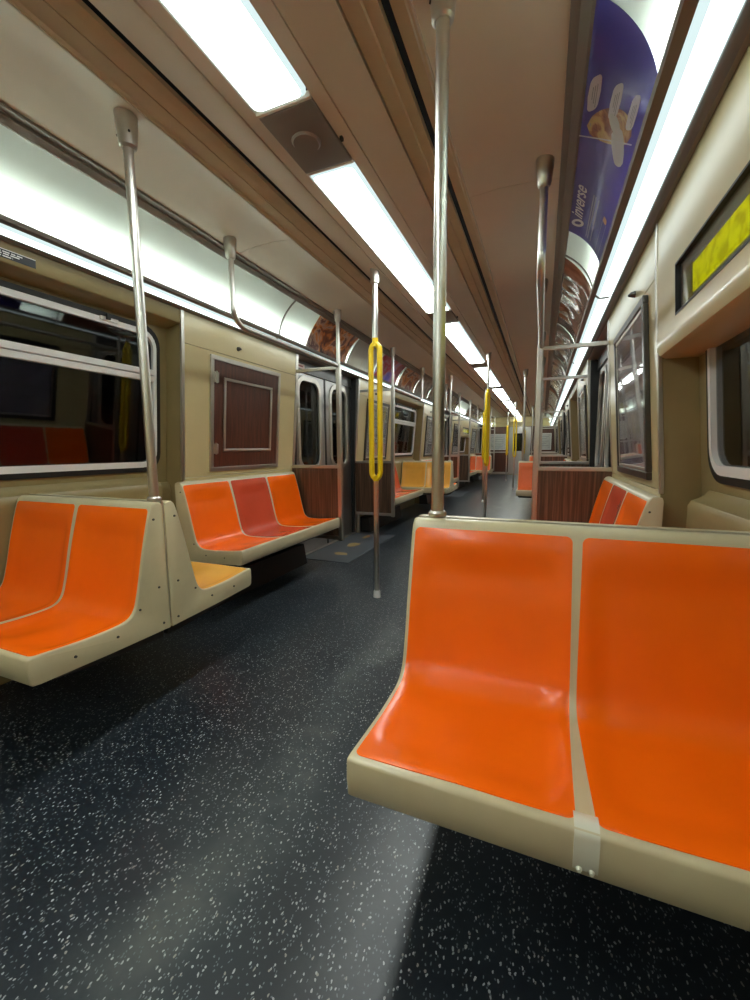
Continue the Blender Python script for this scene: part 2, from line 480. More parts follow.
# windows
def make_window(s, i, yc):
    win_n[0] += 1
    xa = CX + s * 1.44
    g = MB(); WH, Z0, Z1 = (0.765 if s < 0 else 0.715), 0.935, 1.785
    ring(g, rrect(yc - WH - 0.012, yc + WH + 0.012, Z0 - 0.012, Z1 + 0.012, 0.115), rrect(yc - WH + 0.016, yc + WH - 0.016, Z0 + 0.016, Z1 - 0.016, 0.10), xa - s * 0.006, xa + s * 0.02)
    root = struct(lean(g, s).build('window_%d' % win_n[0], M_black, smooth=40), 'black rubber framed window with aluminium sash on the %s side' % SIDE[s], 'window')
    fr = MB()
    o = 0.016
    ring(fr, rrect(yc - WH + o, yc + WH - o, Z0 + o, Z1 - o, 0.10), rrect(yc - WH + o + 0.022, yc + WH - o - 0.022, Z0 + o + 0.034, Z1 - o - 0.03, 0.07), xa - s * 0.01, xa + s * 0.03)
    lean(fr, s).build('window_frame', M_alu, root, smooth=40)
    if not ((s, i) in SIGN_SPOTS):
        b = MB().box(xa - s * 0.012, xa + s * 0.02, yc - WH + 0.03, yc + WH - 0.03, 1.475, 1.508)
        b.box(xa - s * 0.016, xa + s * 0.02, yc - WH + 0.03, yc + WH - 0.03, 1.512, 1.545)
        lean(b, s).build('sash_bar', M_alu, root, bevel=0.003)
        for k in (-0.45, 0.45):
            l = lean(MB().box(xa - s * 0.02, xa - s * 0.008, yc + k - 0.05, yc + k + 0.05, 1.752, 1.772), s).build('latch', M_alu, root, bevel=0.003)
            lean(MB().box(xa - s * 0.032, xa - s * 0.018, yc + k - 0.022, yc + k, 1.757, 1.788), s).build('latch_tab', M_black, l, bevel=0.003)
    lean(MB().box(xa + s * 0.008, xa + s * 0.011, yc - WH + 0.03, yc + WH - 0.03, Z0 + 0.03, Z1 - 0.03), s).build('pane', M_glass, root)
for i, yc in enumerate(SEAMS):
    for s in (-1, 1): make_window(s, i, yc)

# doorways
M_slab = mat('grey_step_plate', (0.085, 0.092, 0.105), 0.4)
for di, yd in enumerate(DOORS):
    for s in (-1, 1):
        a, b = yd - HW, yd + HW
        # jambs and header
        jb = MB()
        for q0, q1 in ((a - 0.04, a), (b, b + 0.04)):
            jb.prism([(wa(0) - 0.004, 0), (wa(0.9) - 0.004, 0.9), (wa(1.7) - 0.004, 1.7), (wa(1.93) - 0.004, 1.93), (1.41, 1.93), (1.41, 0)], q0, q1, s)
        jb.prism([(1.24, 1.915), (1.41, 1.90), (1.41, 1.95), (1.237, 1.93)], a, b, s)
        trim(jb, M_steel, 'steel jambs of the side doorway', 0.003)
        hd = MB().prism([(1.325, 1.80), (1.40, 1.80), (1.40, 1.91), (1.325, 1.91)], a, b, s)
        trim(hd, M_dkframe, 'dark header panel above the side doors')
        rb = MB()
        for q0, q1 in ((a, a + 0.012), (b - 0.035, b)):
            rb.prism([(1.318, 0), (1.30, 0.9), (1.262, 1.9), (1.40, 1.9), (1.40, 0)], q0, q1, s)
        trim(rb, M_black, 'black rubber edge inside the side doorway')
        for q in (0, 1):
            ya, yb = (a + 0.012, yd - 0.008) if q == 0 else (yd + 0.008, b - 0.03)
            door_n[0] += 1
            wy0, wy1 = (ya + 0.13, yb - 0.12) if q == 0 else (ya + 0.12, yb - 0.13)
            xa, xb = CX + s * 1.345, CX + s * 1.385
            d = MB(); ring(d, rect_match(ya, yb, 0.0, 1.86), rrect(wy0, wy1, 0.88, 1.74, 0.11), xa, xb)
            root = struct(d.build('door_%d' % door_n[0], M_door, smooth=40), 'stainless steel sliding door leaf with rounded window', 'door')
            fr = MB(); ring(fr, rrect(wy0 - 0.035, wy1 + 0.035, 0.845, 1.775, 0.14), rrect(wy0 + 0.012, wy1 - 0.012, 0.892, 1.728, 0.10), xa - s * 0.012, xa + s * 0.012)
            fr.build('window_frame', M_steel, root, smooth=40, bevel=0.003)
            MB().box(xa + s * 0.014, xa + s * 0.018, wy0 - 0.005, wy1 + 0.005, 0.875, 1.745).build('pane', M_glass, root)
            ed = yb if q == 0 else ya
            MB().box(xa - s * 0.004, xb, ed - 0.008, ed + 0.008, 0.005, 1.86).build('rubber_edge', M_black, root)
        # step plate in the floor
        sp = MB().box(CX + s * 0.78, CX + s * 1.30, a + 0.02, b - 0.02, 0.0, 0.004)
        sp = tag(sp.build('step_plate', M_slab, bevel=0.001),
                 '%s grey floor step plate at the %s doorway%s' % (('worn tan-patched' if (s < 0 and di == 0) else 'plain'), SIDE[s], (' nearest the camera', ' of the second door pair', ' of the third door pair')[di]), 'floor plate', 'step plates in the doorways')
        MB().box(CX + s * 1.30, CX + s * 1.34, a, b, 0.0, 0.008).build('threshold_strip', M_steel, sp)
        if s < 0 and di == 0:
            mp = mat('worn_tan_print', (0.34, 0.24, 0.10), 0.6)
            random.seed(4)
            for (px, py, rx, ry) in ((-1.85, 3.63, 0.075, 0.06), (-1.90, 4.03, 0.06, 0.10), (-1.93, 4.45, 0.03, 0.10)):
                n = 16; pts = []
                for k in range(n):
                    t = 2 * pi * k / n; q_ = 0.75 + 0.45 * random.random()
                    pts.append((px + rx * cos(t) * q_, py + ry * sin(t) * q_))
                m_ = MB(); m_.add([(x, y, 0.0042) for x, y in pts] + [(x, y, 0.0052) for x, y in pts], [tuple(range(n)), tuple(range(n, 2 * n))] + [(k, (k + 1) % n, n + (k + 1) % n, n + k) for k in range(n)])
                m_.build('worn_patch', mp, sp)

# ------------------------------------------------------------------ ceiling
SEAMY = [Y0, -0.70, 2.12, 4.94, 7.76, 10.58, 13.40, 16.22, Y1]
for s in (-1, 1):
    c = MB()
    for a, b in zip(SEAMY, SEAMY[1:]):
        c.prism([(0.485, 2.226), (0.50, 2.233), (0.62, 2.243), (0.75, 2.240), (0.882, 2.224), (0.882, 2.25), (0.485, 2.25)], a + 0.0015, b - 0.0015, s)
    struct(c.build('ceiling', M_ceil, smooth=30), 'brownish painted ceiling panels on the %s side' % SIDE[s], 'ceiling')
    c = MB()
    c.prism([(0.108, 2.204), (0.160, 2.204), (0.160, 2.22), (0.108, 2.22)], Y0, Y1, s)
    c.prism([(0.166, 2.203), (0.182, 2.203), (0.250, 2.228), (0.30, 2.232), (0.30, 2.26), (0.166, 2.26)], Y0, Y1, s)
    struct(c.build('ceiling', M_ceil, smooth=30), 'stepped ceiling channel beside the centre lights, %s half' % SIDE[s], 'ceiling')
    g1 = (0.296, 0.334) if s < 0 else (0.302, 0.308)
    g2 = (0.400, 0.412) if s < 0 else (0.405, 0.432)
    c = MB()
    c.prism([(g1[1], 2.233), (0.362, 2.226), (0.366, 2.232), (g2[0], 2.226), (g2[0], 2.25), (g1[1], 2.25)], Y0, Y1, s)
    c.prism([(g2[1], 2.233), (0.470, 2.229), (0.478, 2.222), (0.4848, 2.222), (0.4848, 2.25), (g2[1], 2.25)], Y0, Y1, s)
    trim(c, M_ochre, 'ochre air duct strips along the %s half of the ceiling' % SIDE[s])
    c = MB().prism([(0.4852, 2.2195), (0.4905, 2.2195), (0.4905, 2.2262), (0.4852, 2.2262)], Y0, Y1, s)  # pale strip colours in the highlight along the ceiling lip
    trim(c, M_lip, 'thin pale edging, lip highlight put into its colour, along the %s ceiling panels' % SIDE[s])
    # rails of the advertising cove
    c = MB().prism([(0.878, 2.236), (0.880, 2.214), (0.904, 2.210), (0.904, 2.20), (0.930, 2.185), (0.938, 2.185), (0.950, 2.20), (0.95, 2.236)], Y0, Y1, s)
    trim(c, M_rail, 'grey metal rail above the %s advertising cove' % SIDE[s])
    c = MB().prism([(1.078, 1.947), (1.082, 1.930), (1.108, 1.926), (1.110, 1.947), (1.1, 1.952)], Y0, Y1, s)
    trim(c, M_rail, 'grey metal rail below the %s advertising cove' % SIDE[s])
    c = MB().prism([(1.196, 1.926), (1.222, 1.914), (1.236, 1.914), (1.240, 1.95), (1.196, 1.95)], Y0, Y1, s)
    trim(c, M_rail, 'grey metal rail under the %s strip lights' % SIDE[s])
    c = MB().prism([(1.240, 1.93), (1.27, 1.93), (1.27, 2.36), (1.240, 2.36)], Y0, Y1, s)
    c.prism([(0.951, 2.20), (0.96, 2.20), (0.96, 2.34), (0.951, 2.34)], Y0, Y1, s)  # unseen plates added to stop tube light leaking into the ceiling slots
    struct(c.build('ceiling_light_baffle', M_baffle), 'added unseen white baffle holding tube light behind the %s advertising cove' % SIDE[s], 'ceiling')
struct(MB().box(CX - 1.28, CX + 1.28, Y0, Y1, 2.34, 2.38).build('ceiling', M_dark), 'added black slab closing off light above the ceiling slots', 'ceiling')  # unseen black slab, added to shut out light above the slots

# cove surface
COVE = []
for k in range(15):
    t = k / 14.0
    p0, p1, p2 = (1.102, 1.948), (1.075, 2.105), (0.936, 2.192)
    COVE.append(((1 - t) ** 2 * p0[0] + 2 * t * (1 - t) * p1[0] + t * t * p2[0], (1 - t) ** 2 * p0[1] + 2 * t * (1 - t) * p1[1] + t * t * p2[1]))
def cove(side, y, s_, off=0.0):
    """s_ 0 at the lower rail .. 1 at the upper rail; off = towards the room"""
    x = max(0, min(0.99999, s_)) * 14; k = int(x); t = x - k
    a0, z0 = COVE[k]; a1, z1 = COVE[k + 1]
    a = a0 + (a1 - a0) * t; z = z0 + (z1 - z0) * t
    d = Vector((a1 - a0, z1 - z0)).normalized()
    n = (-d.y, d.x)
    if n[0] > 0: n = (-n[0], -n[1])
    return (CX + side * (a + n[0] * off), y, z + n[1] * off)

JOINTS = [Y0, -1.42, 0.69, 2.82, 4.83, 7.05, 9.17, 11.28, 13.4, 15.5, Y1]
CJ = [Y0, 0.0, 2.83, 5.64, 8.46, 11.28, 14.1, Y1]
for s in (-1, 1):
    c = MB()
    c.loft([[cove(s, Y0, k / 14.0) for k in range(15)], [cove(s, Y1, k / 14.0) for k in range(15)]], close=False)
    struct(c.build('ceiling_cove', M_cove, smooth=60), 'white opal advertising cove sheet, backlit, on the %s side' % SIDE[s], 'ceiling')
    for y in CJ[1:-1]:
        c = MB()
        rings = []
        for k in range(15):
            p = cove(s, y, k / 14.0, 0.001); q = cove(s, y, k / 14.0, 0.007)
            rings.append([(p[0], y - 0.007, p[2]), (q[0], y - 0.005, q[2]), (q[0], y + 0.005, q[2]), (p[0], y + 0.007, p[2])])
        c.loft(rings)
        trim(c, M_rail, 'dark curved joint rib in the %s cove' % SIDE[s], smooth=30)
    names = ['behind the camera', 'over the seats beside the camera', 'over the nearest window', 'over the first doorway', 'just beyond the first doorway', 'before the second doorway', 'at the second doorway', 'beyond the second doorway', 'before the third doorway', 'at the third doorway']
    for k, (a, b) in enumerate(zip(JOINTS, JOINTS[1:])):
        d = MB().prism([(1.127, 1.917), (1.140, 1.9155), (1.172, 1.9155), (1.188, 1.917), (1.188, 1.938), (1.127, 1.938)], a + 0.008, b - 0.008, s)
        o = tag(d.build('strip_light', M_lampS, smooth=50), 'glowing strip light diffuser %s on the %s wall top' % (names[k], SIDE[s]), 'light', 'strip lights along the %s wall' % SIDE[s])
        for r0, r1 in (((1.110, 1.933), (1.127, 1.917)), ((1.196, 1.933), (1.188, 1.917))):
            MB().prism([r0, r1, (r1[0], 1.938), (r0[0], 1.938)], a + 0.008, b - 0.008, s).build('diffuser_rim', M_lampR, o)
        t = MB().tube([(CX + s * 1.150, a + 0.05, 1.985), (CX + s * 1.150, b - 0.05, 1.985)], 0.013, 8)
        t.build('tube', M_tube, o)
        # dark end clip
        MB().prism([(1.108, 1.93), (1.126, 1.9145), (1.153, 1.912), (1.180, 1.9145), (1.198, 1.93), (1.198, 1.94), (1.108, 1.94)], b - 0.012, b + 0.012, s).build('end_clip', M_rail, o)

# centre lights
PITCHY = 2.25
for k in range(-2, 8):
    a = 1.64 + PITCHY * k; b = min(a + 1.91, Y1 - 0.25)
    if b - a < 0.5: continue
    root = empty('ceiling_light', (CX, a, 2.2))
    nm = {-2: 'farthest behind the camera', -1: 'at the top left edge of the photo', 0: 'second in the row, over the nearest left seats', 1: 'third in the row, behind the near pole', 2: 'fourth in the row', 3: 'fifth in the row', 4: 'sixth in the row', 5: 'seventh in the row', 6: 'last one before the end door'}.get(k, 'far end')
    tag(root, 'glowing rectangular ceiling light diffuser, ' + nm, 'light', 'centre ceiling lights')
    # shallow pan with rounded corners
    def outline(inset, z, y0_, y1_):
        pts = []
        rad = 0.025
        hw = 0.104 - inset
        for cx_, cy_, a0 in ((hw - rad, y1_ - inset - rad, 0), (-hw + rad, y1_ - inset - rad, 90), (-hw + rad, y0_ + inset + rad, 180), (hw - rad, y0_ + inset + rad, 270)):
            for q in range(5):
                t = radians(a0 + 90 * q / 4); pts.append((cx_ + rad * cos(t), cy_ + rad * sin(t), z))
        return pts
    y0_, y1_ = 0.0, b - a
    d = MB().loft([outline(0.0, 0.012, y0_, y1_), outline(0.0, 0.004, y0_, y1_), outline(0.012, -0.006, y0_, y1_)], cap=False)
    MB().loft([outline(0.012, -0.006, y0_, y1_), outline(0.018, -0.0085, y0_, y1_)]).build('diffuser', M_lampC, root, smooth=40)
    d.build('diffuser_rim', M_lampR, root, smooth=40)
    for e0, e1 in ((-0.012, 0.0), (y1_, y1_ + 0.012)):
        MB().box(-0.108, 0.108, e0, e1, -0.004, 0.016).build('end_frame', M_ceil, root, bevel=0.002)
    # plate in the gap beyond it
    if k < 6:
        g = MB().box(CX - 0.106, CX + 0.106, b + 0.014, a + PITCHY - 0.014, 2.196, 2.21)
        g = tag(g.build('ceiling_grille', M_rail, bevel=0.003), 'dull grey plate in the gap %s' % ({-2: 'behind the camera', -1: 'between the first and second ceiling lights', 0: 'between the second and third ceiling lights', 1: 'between the third and fourth ceiling lights', 2: 'between the fourth and fifth ceiling lights'}.get(k, 'after the %s ceiling light' % {3: 'fifth', 4: 'sixth', 5: 'seventh'}.get(k, 'last'))), 'ceiling plate', 'plates between the ceiling lights')
        MB().box(CX + 0.114, CX + 0.124, b + 0.20, b + 0.215, 2.192, 2.2045).build('latch', M_black, g)
        if k == -1:
            MB().tube([(CX - 0.01, b + 0.17, 2.196), (CX - 0.01, b + 0.17, 2.189)], [0.055, 0.048], 28).build('round_boss', M_rail, g, smooth=40)

# ------------------------------------------------------------------ seats
T = [(0.000, 0.438), (0.0015, 0.4425), (0.006, 0.4455), (0.016, 0.4460), (0.05, 0.443), (0.10, 0.438), (0.16, 0.433), (0.22, 0.431), (0.28, 0.432), (0.309, 0.437), (0.329, 0.449), (0.344, 0.471), (0.356, 0.510), (0.370, 0.57), (0.389, 0.66), (0.412, 0.755), (0.430, 0.820), (0.439, 0.8420), (0.450, 0.8520), (0.460, 0.8535), (0.470, 0.8535)]
def resample(pts, n):
    P_ = [Vector(p) for p in pts]
    # Catmull-Rom densify, then equal arc length
    dense = []
    for i in range(len(P_) - 1):
        p0 = P_[max(i - 1, 0)]; p1 = P_[i]; p2 = P_[i + 1]; p3 = P_[min(i + 2, len(P_) - 1)]
        for k in range(8):
            t = k / 8
            # centripetal-safe: chord-scaled tangents
            d = (p2 - p1).length
            m1 = (p2 - p0) / max((p2 - p1).length + (p1 - p0).length, 1e-6) * d if i > 0 else (p2 - p1)
            m2 = (p3 - p1) / max((p3 - p2).length + (p2 - p1).length, 1e-6) * d if i < len(P_) - 2 else (p2 - p1)
            h = p1 * (2 * t ** 3 - 3 * t ** 2 + 1) + m1 * (t ** 3 - 2 * t ** 2 + t) + p2 * (-2 * t ** 3 + 3 * t ** 2) + m2 * (t ** 3 - t ** 2)
            dense.append(h)
    dense.append(P_[-1])
    cum = [0]
    for a, b in zip(dense, dense[1:]): cum.append(cum[-1] + (b - a).length)
    Ltot = cum[-1]
    out = []
    j = 0
    for i in range(n + 1):
        s_ = Ltot * i / n
        while j < len(cum) - 2 and cum[j + 1] < s_: j += 1
        t = (s_ - cum[j]) / max(cum[j + 1] - cum[j], 1e-9)
        out.append(dense[j].lerp(dense[j + 1], min(1, t)))
    return out, Ltot
NV = 120

def make_seat(name, n, W, D, colors, ends=(True, True), screws=True, clip=False):
    root = empty(name)
    sc = D / 0.485
    prof, LT = resample([(y * sc, z) for y, z in T], NV)
    nor = []
    for i in range(NV + 1):
        t = (prof[min(i + 1, NV)] - prof[max(i - 1, 0)]).normalized()
        nor.append(Vector((-t.y, t.x)))            # up / towards the sitter
    cw = W / n
    def smooth(x): x = max(0.0, min(1.0, x)); return x * x * (3 - 2 * x)
    def dish(x, v):
        i = min(n - 1, max(0, int(x / cw))); uu = (x - i * cw)
        m = 0.014
        d = min(uu, cw - uu) - m
        if d <= 0: return 0.0
        q = (uu - cw / 2) / (cw / 2 - m)
        fx = smooth(d / 0.05) * (0.45 + 0.55 * (1 - q * q))
        vs = v * LT
        fv = smooth((vs - 0.03) / 0.10) * smooth((LT - 0.075 - vs) / 0.10)
        vb = (vs - 0.30) / 0.07                                   # shallower in the crease
        depth = 0.017 - 0.006 * math.exp(-vb * vb)
        # gentle rise between the thighs
        g1 = math.exp(-((vs - 0.14) / 0.09) ** 2) * math.exp(-(q / 0.35) ** 2) * 0.009
        return depth * fx * fv - g1 * fx
    def S(x, v, off=0.0):
        fi = max(0, min(NV - 1e-6, v * NV)); k = int(fi); t = fi - k
        p = prof[k].lerp(prof[k + 1], t); nn = nor[k].lerp(nor[k + 1], t).normalized()
        h = off - dish(x, v)
        return (x, p.x + nn.x * h, p.y + nn.y * h)
    # shell
    xs = [0.0, 0.002, 0.006]
    for i in range(n):
        a, b = i * cw, (i + 1) * cw
        lo = a + 0.013 if i else 0.013; hi = b - 0.013
        xs += [lo + (hi - lo) * k / 18 for k in range(19)]
        if i < n - 1: xs += [b - 0.006, b, b + 0.006]
    xs += [W - 0.006, W - 0.002, W]
    rings = []
    for x in xs:
        e = min(x, W - x)
        drop = 0.006 * (1 - sqrt(max(0, 1 - (1 - min(e, 0.006) / 0.006) ** 2)))
        ring_ = [S(x, v / NV, -drop) for v in range(NV + 1)]
        zb = 0.340
        ring_ += [(x, D - 0.004, 0.848 - drop), (x, D, 0.835), (x, D, zb), (x, D * 0.5, 0.346), (x, 0.03, 0.356), (x, 0.010 + drop, 0.358), (x, 0.003 + drop, 0.366), (x, 0.0 + drop * 0.6, 0.40)]
        rings.append(ring_)
    MB().loft(rings).build('seat_shell', M_frame, root, smooth=45)
    # coloured inserts
    for i in range(n):
        if i == 0 or True:
            x0 = i * cw + (0.011 if i == 0 else 0.0075); x1 = (i + 1) * cw - (0.011 if i == n - 1 else 0.0075)
        v0, v1 = 0.020 / LT, (LT - 0.048) / LT
        rad = 0.016
        rows = []; nu, nv = 22, 76
        # rows concentrated at the rounded ends
        vals = []
        for k in range(9): vals.append(v0 + (rad / LT) * (1 - cos(pi / 2 * k / 8)) )
        v_a, v_b = v0 + rad / LT, v1 - rad / LT
        for k in range(1, nv): vals.append(v_a + (v_b - v_a) * k / nv)
        for k in range(9): vals.append(v_b + (rad / LT) * sin(pi / 2 * k / 8))
        for v in vals:
            dv = min(v - v0, v1 - v) * LT
            ins = rad - sqrt(max(0, rad * rad - (rad - min(dv, rad)) ** 2))
            # dividers widen slightly toward the front edge
            front = max(0, 1 - (v * LT) / 0.33)
            topw = 0.0035 * max(0.0, min(1.0, (v * LT - 0.42) / 0.3))
            wl = 0.0 if i == 0 else 0.0085 * front ** 0.8 + topw
            wr = 0.0 if i == n - 1 else 0.0085 * front ** 0.8 + topw
            a, b = x0 + ins + wl, x1 - ins - wr
            rows.append([S(a + (b - a) * k / nu, v, 0.0016 if 0 < k < nu else 0.0002) for k in range(nu + 1)])
        rows[0] = [S(p[0], vals[0], 0.0002) for p in rows[0]]; rows[-1] = [S(p[0], vals[-1], 0.0002) for p in rows[-1]]
        o = MB().loft(rows, close=False).build('seat_insert', colors[i], root, smooth=60)
        if len(set(c.name for c in colors)) > 1:
            o['label'] = {'orange_plastic': 'bright orange seat', 'faded_red_plastic': 'faded red seat', 'amber_plastic': 'amber yellow seat', 'faded_orange_plastic': 'salmon orange seat'}[colors[i].name]
    # dark belly under the shell
    b = MB()
    dp_ = 0.05 if n == 3 else 0.0
    pts = [(0.05, 0.368), (0.09, 0.330 - dp_ * 0.2), (0.20 * sc, 0.315 - dp_ * 0.6), (0.36 * sc, 0.30 - dp_), (D - 0.004, 0.293 - dp_), (D - 0.004, 0.36)]
    b.sweep(pts, 0.03, W - 0.03)
    b.build('under_tray', mat('under_tray_grey', (0.03, 0.028, 0.024), 0.6) if 'under_tray_grey' not in bpy.data.materials else bpy.data.materials['under_tray_grey'], root, bevel=0.01)
    if screws:
        for q, e in enumerate(ends):
            if not e: continue
            xx = -0.001 if q == 0 else W + 0.001
            sg = -1 if q == 0 else 1
            for (y, z) in ((0.13, 0.392), (0.27, 0.395), (0.36, 0.46), (0.445, 0.52), (0.442, 0.79), (0.455, 0.37)):
                MB().tube([(xx - sg * 0.004, y * sc, z), (xx + sg * 0.0022, y * sc, z)], [0.0055, 0.0042], 10).build('screw', M_dkframe, root)
    if clip:
        m = MB()
        x0, x1 = cw - 0.0185, cw + 0.0185
        loop = [S(cw + 10, 0.0) for _ in range(0)]
        pts = [(0.034, 0.4470), (0.022, 0.4486), (0.010, 0.4478), (0.001, 0.442), (-0.0022, 0.432), (-0.0018, 0.40), (0.0008, 0.376), (0.006, 0.366)]
        rings = []
        for y, z in pts: rings.append((y, z))
        inner = [(y + 0.004, z - 0.003) for y, z in reversed(pts)]
        m.sweep(pts + inner, x0, x1)
        c = m.build('joint_clip', M_frame_light, root, smooth=40)
        for q in (-0.009, 0.009):
            MB().tube([(cw + q, 0.0, 0.377), (cw + q, -0.005, 0.377)], [0.005, 0.003], 12).build('rivet', M_frame_light, c, smooth=40)
    return root
M_frame_light = mat('pale_clip', (0.70, 0.70, 0.58), 0.28)

# transverse two-seaters ------------------------------------------------
W2 = 0.852
sec = ['nearest the camera', 'beyond the first doorway', 'beyond the second doorway']
def xspan(s): return (CX - 0.519 - W2) if s < 0 else (CX + 0.519)
pair_cols = {(-1, 0, 'f'): M_orange, (-1, 0, 'b'): M_yellow, (1, 0, 'f'): M_orange, (1, 0, 'b'): M_orange,
             (-1, 1, 'f'): M_yellow, (-1, 1, 'b'): M_orange, (1, 1, 'f'): M_salmon, (1, 1, 'b'): M_orange,
             (-1, 2, 'f'): M_salmon, (-1, 2, 'b'): M_orange, (1, 2, 'f'): M_salmon, (1, 2, 'b'): M_yellow}
cname = {'orange_plastic': 'bright orange', 'amber_plastic': 'amber yellow', 'faded_orange_plastic': 'salmon orange'}
protos = {}
for i, yc in enumerate(SEAMS):
    for s in (-1, 1):
        for fb in ('f', 'b'):
            m_ = pair_cols[(s, i, fb)]
            if (s, i, fb) == (1, 0, 'f'):
                o = make_seat('double_seat', 2, W2, 0.499, [m_, m_], clip=True)
            elif m_.name in protos:
                o = copy_tree(protos[m_.name])
            else:
                o = make_seat('double_seat', 2, W2, 0.499, [m_, m_]); protos[m_.name] = o
            if fb == 'f':
                o.location = (xspan(s), yc - 0.5035, 0); o.rotation_euler = (0, 0, 0)
                lab = '%s two-person seat facing us, %s side, %s' % (cname[m_.name], SIDE[s], sec[i])
            else:
                o.location = (xspan(s) + W2, yc + 0.5035, 0); o.rotation_euler = (0, 0, pi)
                lab = '%s two-person seat facing away, %s side, %s' % (cname[m_.name], SIDE[s], sec[i])
            tag(o, lab, 'seat', 'two-person seats set across the car')
        # steel strip covering the seam between the two backs
        xe = CX + s * 0.525
        st = MB().box(xe - s * 0.002, xe + s * (W2 - 0.004), yc - 0.004, yc + 0.004, 0.342, 0.8555)
        tag(st.build('steel_seam_strip', M_steel), 'thin steel strip between the back-to-back seats on the %s side, %s' % (SIDE[s], sec[i]), 'metal strip', 'steel strips between seat backs')

# wall benches ------------------------------------------------------------
WB = 1.30
def bench_cols(s, i, q):
    if i == 0: return (M_orange, M_red, M_orange)
    if s < 0 and i == 1 and q < 0: return (M_orange, M_salmon, M_red)
    return (M_orange, M_salmon, M_orange)
bp = {}
for i, yc in enumerate(SEAMS):
    for s in (-1, 1):
        for q in (-1, 1):
            if i == 0 and q < 0 and s < 0: continue
            cols = bench_cols(s, i, q)
            y0 = yc + 0.77 if q > 0 else yc - 0.77 - WB
            if i == 0 and q < 0: y0 -= 0.12  # unseen right bench, added here to throw shade on the floor
            key = tuple(c.name for c in cols)
            if key in bp: o = copy_tree(bp[key])
            else: o = make_seat('wall_bench', 3, WB, 0.512, list(cols)); bp[key] = o
            if s < 0: o.location = (CX - 0.801, y0, 0); o.rotation_euler = (0, 0, pi / 2)
            else: o.location = (CX + 0.801, y0 + WB, 0); o.rotation_euler = (0, 0, -pi / 2)
            where = {(0, 1): 'before the first doorway', (0, -1): 'added beside the camera for floor shade', (1, -1): 'just past the first doorway', (1, 1): 'before the second doorway', (2, -1): 'just past the second doorway', (2, 1): 'before the third doorway'}[(i, q)]
            tag(o, 'three-person bench, %s seats, %s wall, %s' % ('orange and red' if i == 0 else 'orange and reddish', SIDE[s], where), 'bench', 'three-person benches along the walls')
            # heater box under the bench
            yy0, yy1 = y0 + 0.02, y0 + WB - 0.02
            hb = MB().prism([(1.14, 0.0), (1.31, 0.0), (1.31, 0.185), (1.17, 0.185)], yy0, yy1, s)
            h = tag(hb.build('heater_cover', mat('heater_dark', (0.035, 0.033, 0.03), 0.45, 0.6) if 'heater_dark' not in bpy.data.materials else bpy.data.materials['heater_dark'], bevel=0.004), 'dark metal heater cover under the %s bench %s' % (SIDE[s], where), 'heater', 'heater covers under the benches')
            # ------ hooked hand rail above the bench
            bx = CX + s * 0.82
            dy = DOORS[i] - HW - 0.04 if q > 0 else (DOORS[i - 1] + HW + 0.04 if i else -0.95)
            ys = yc + q * 0.815
            zr = 1.775; rb_ = 0.10
            path = [(bx, ys, 2.235), (bx, ys, zr + rb_)]
            for k in range(1, 9):
                t = pi / 2 * k / 8
                path.append((bx, ys + q * rb_ * (1 - cos(t)), zr + rb_ * (1 - sin(t))))
            path.append((bx, dy - q * 0.02, zr))
            r_ = MB().tube(path, 0.0165, 16).build('hand_rail', M_chrome, smooth=40)
            tag(r_, 'curved steel hand rail above the %s bench %s' % (SIDE[s], where), 'hand rail', 'hooked hand rails above the benches')
            MB().tube([(bx, ys, 2.25), (bx, ys, 2.20), (bx, ys, 2.135), (bx, ys, 2.125)], [0.036, 0.035, 0.027, 0.020], 20).build('ceiling_socket', M_steel, r_, smooth=30)

# poles standing on the seat backs ------------------------------------------
def pole_mesh(x, y, z0, z1, rad=0.0175, foot='flange'):
    return MB().tube([(x, y, z0), (x, y, z1)], rad, 24)
for i, yc in enumerate(SEAMS):
    for s in (-1, 1):
        x = CX + s * (0.565 if s < 0 else 0.578)
        o = pole_mesh(x, yc, 0.859, 2.24).build('grab_pole', M_chrome, smooth=40)
        tag(o, 'steel pole rising from the %s seat back corner, %s' % (SIDE[s], sec[i]), 'pole', 'poles standing on the seat backs')
        MB().tube([(x, yc, 0.8575), (x, yc, 0.866), (x, yc, 0.872)], [0.026, 0.026, 0.022], 24).build('base_collar', M_steel, o, smooth=30)
        MB().tube([(x, yc, 2.25), (x, yc, 2.20), (x, yc, 2.135), (x, yc, 2.128)], [0.038, 0.036, 0.029, 0.022], 20).build('ceiling_socket', M_steel, o, smooth=30)
        for k in (0.5, 2.6):
            MB().tube([(x + 0.03 * cos(k), yc - 0.03 * sin(k), 2.17), (x + 0.036 * cos(k), yc - 0.036 * sin(k), 2.17)], 0.004, 8).build('set_screw', M_black, o)

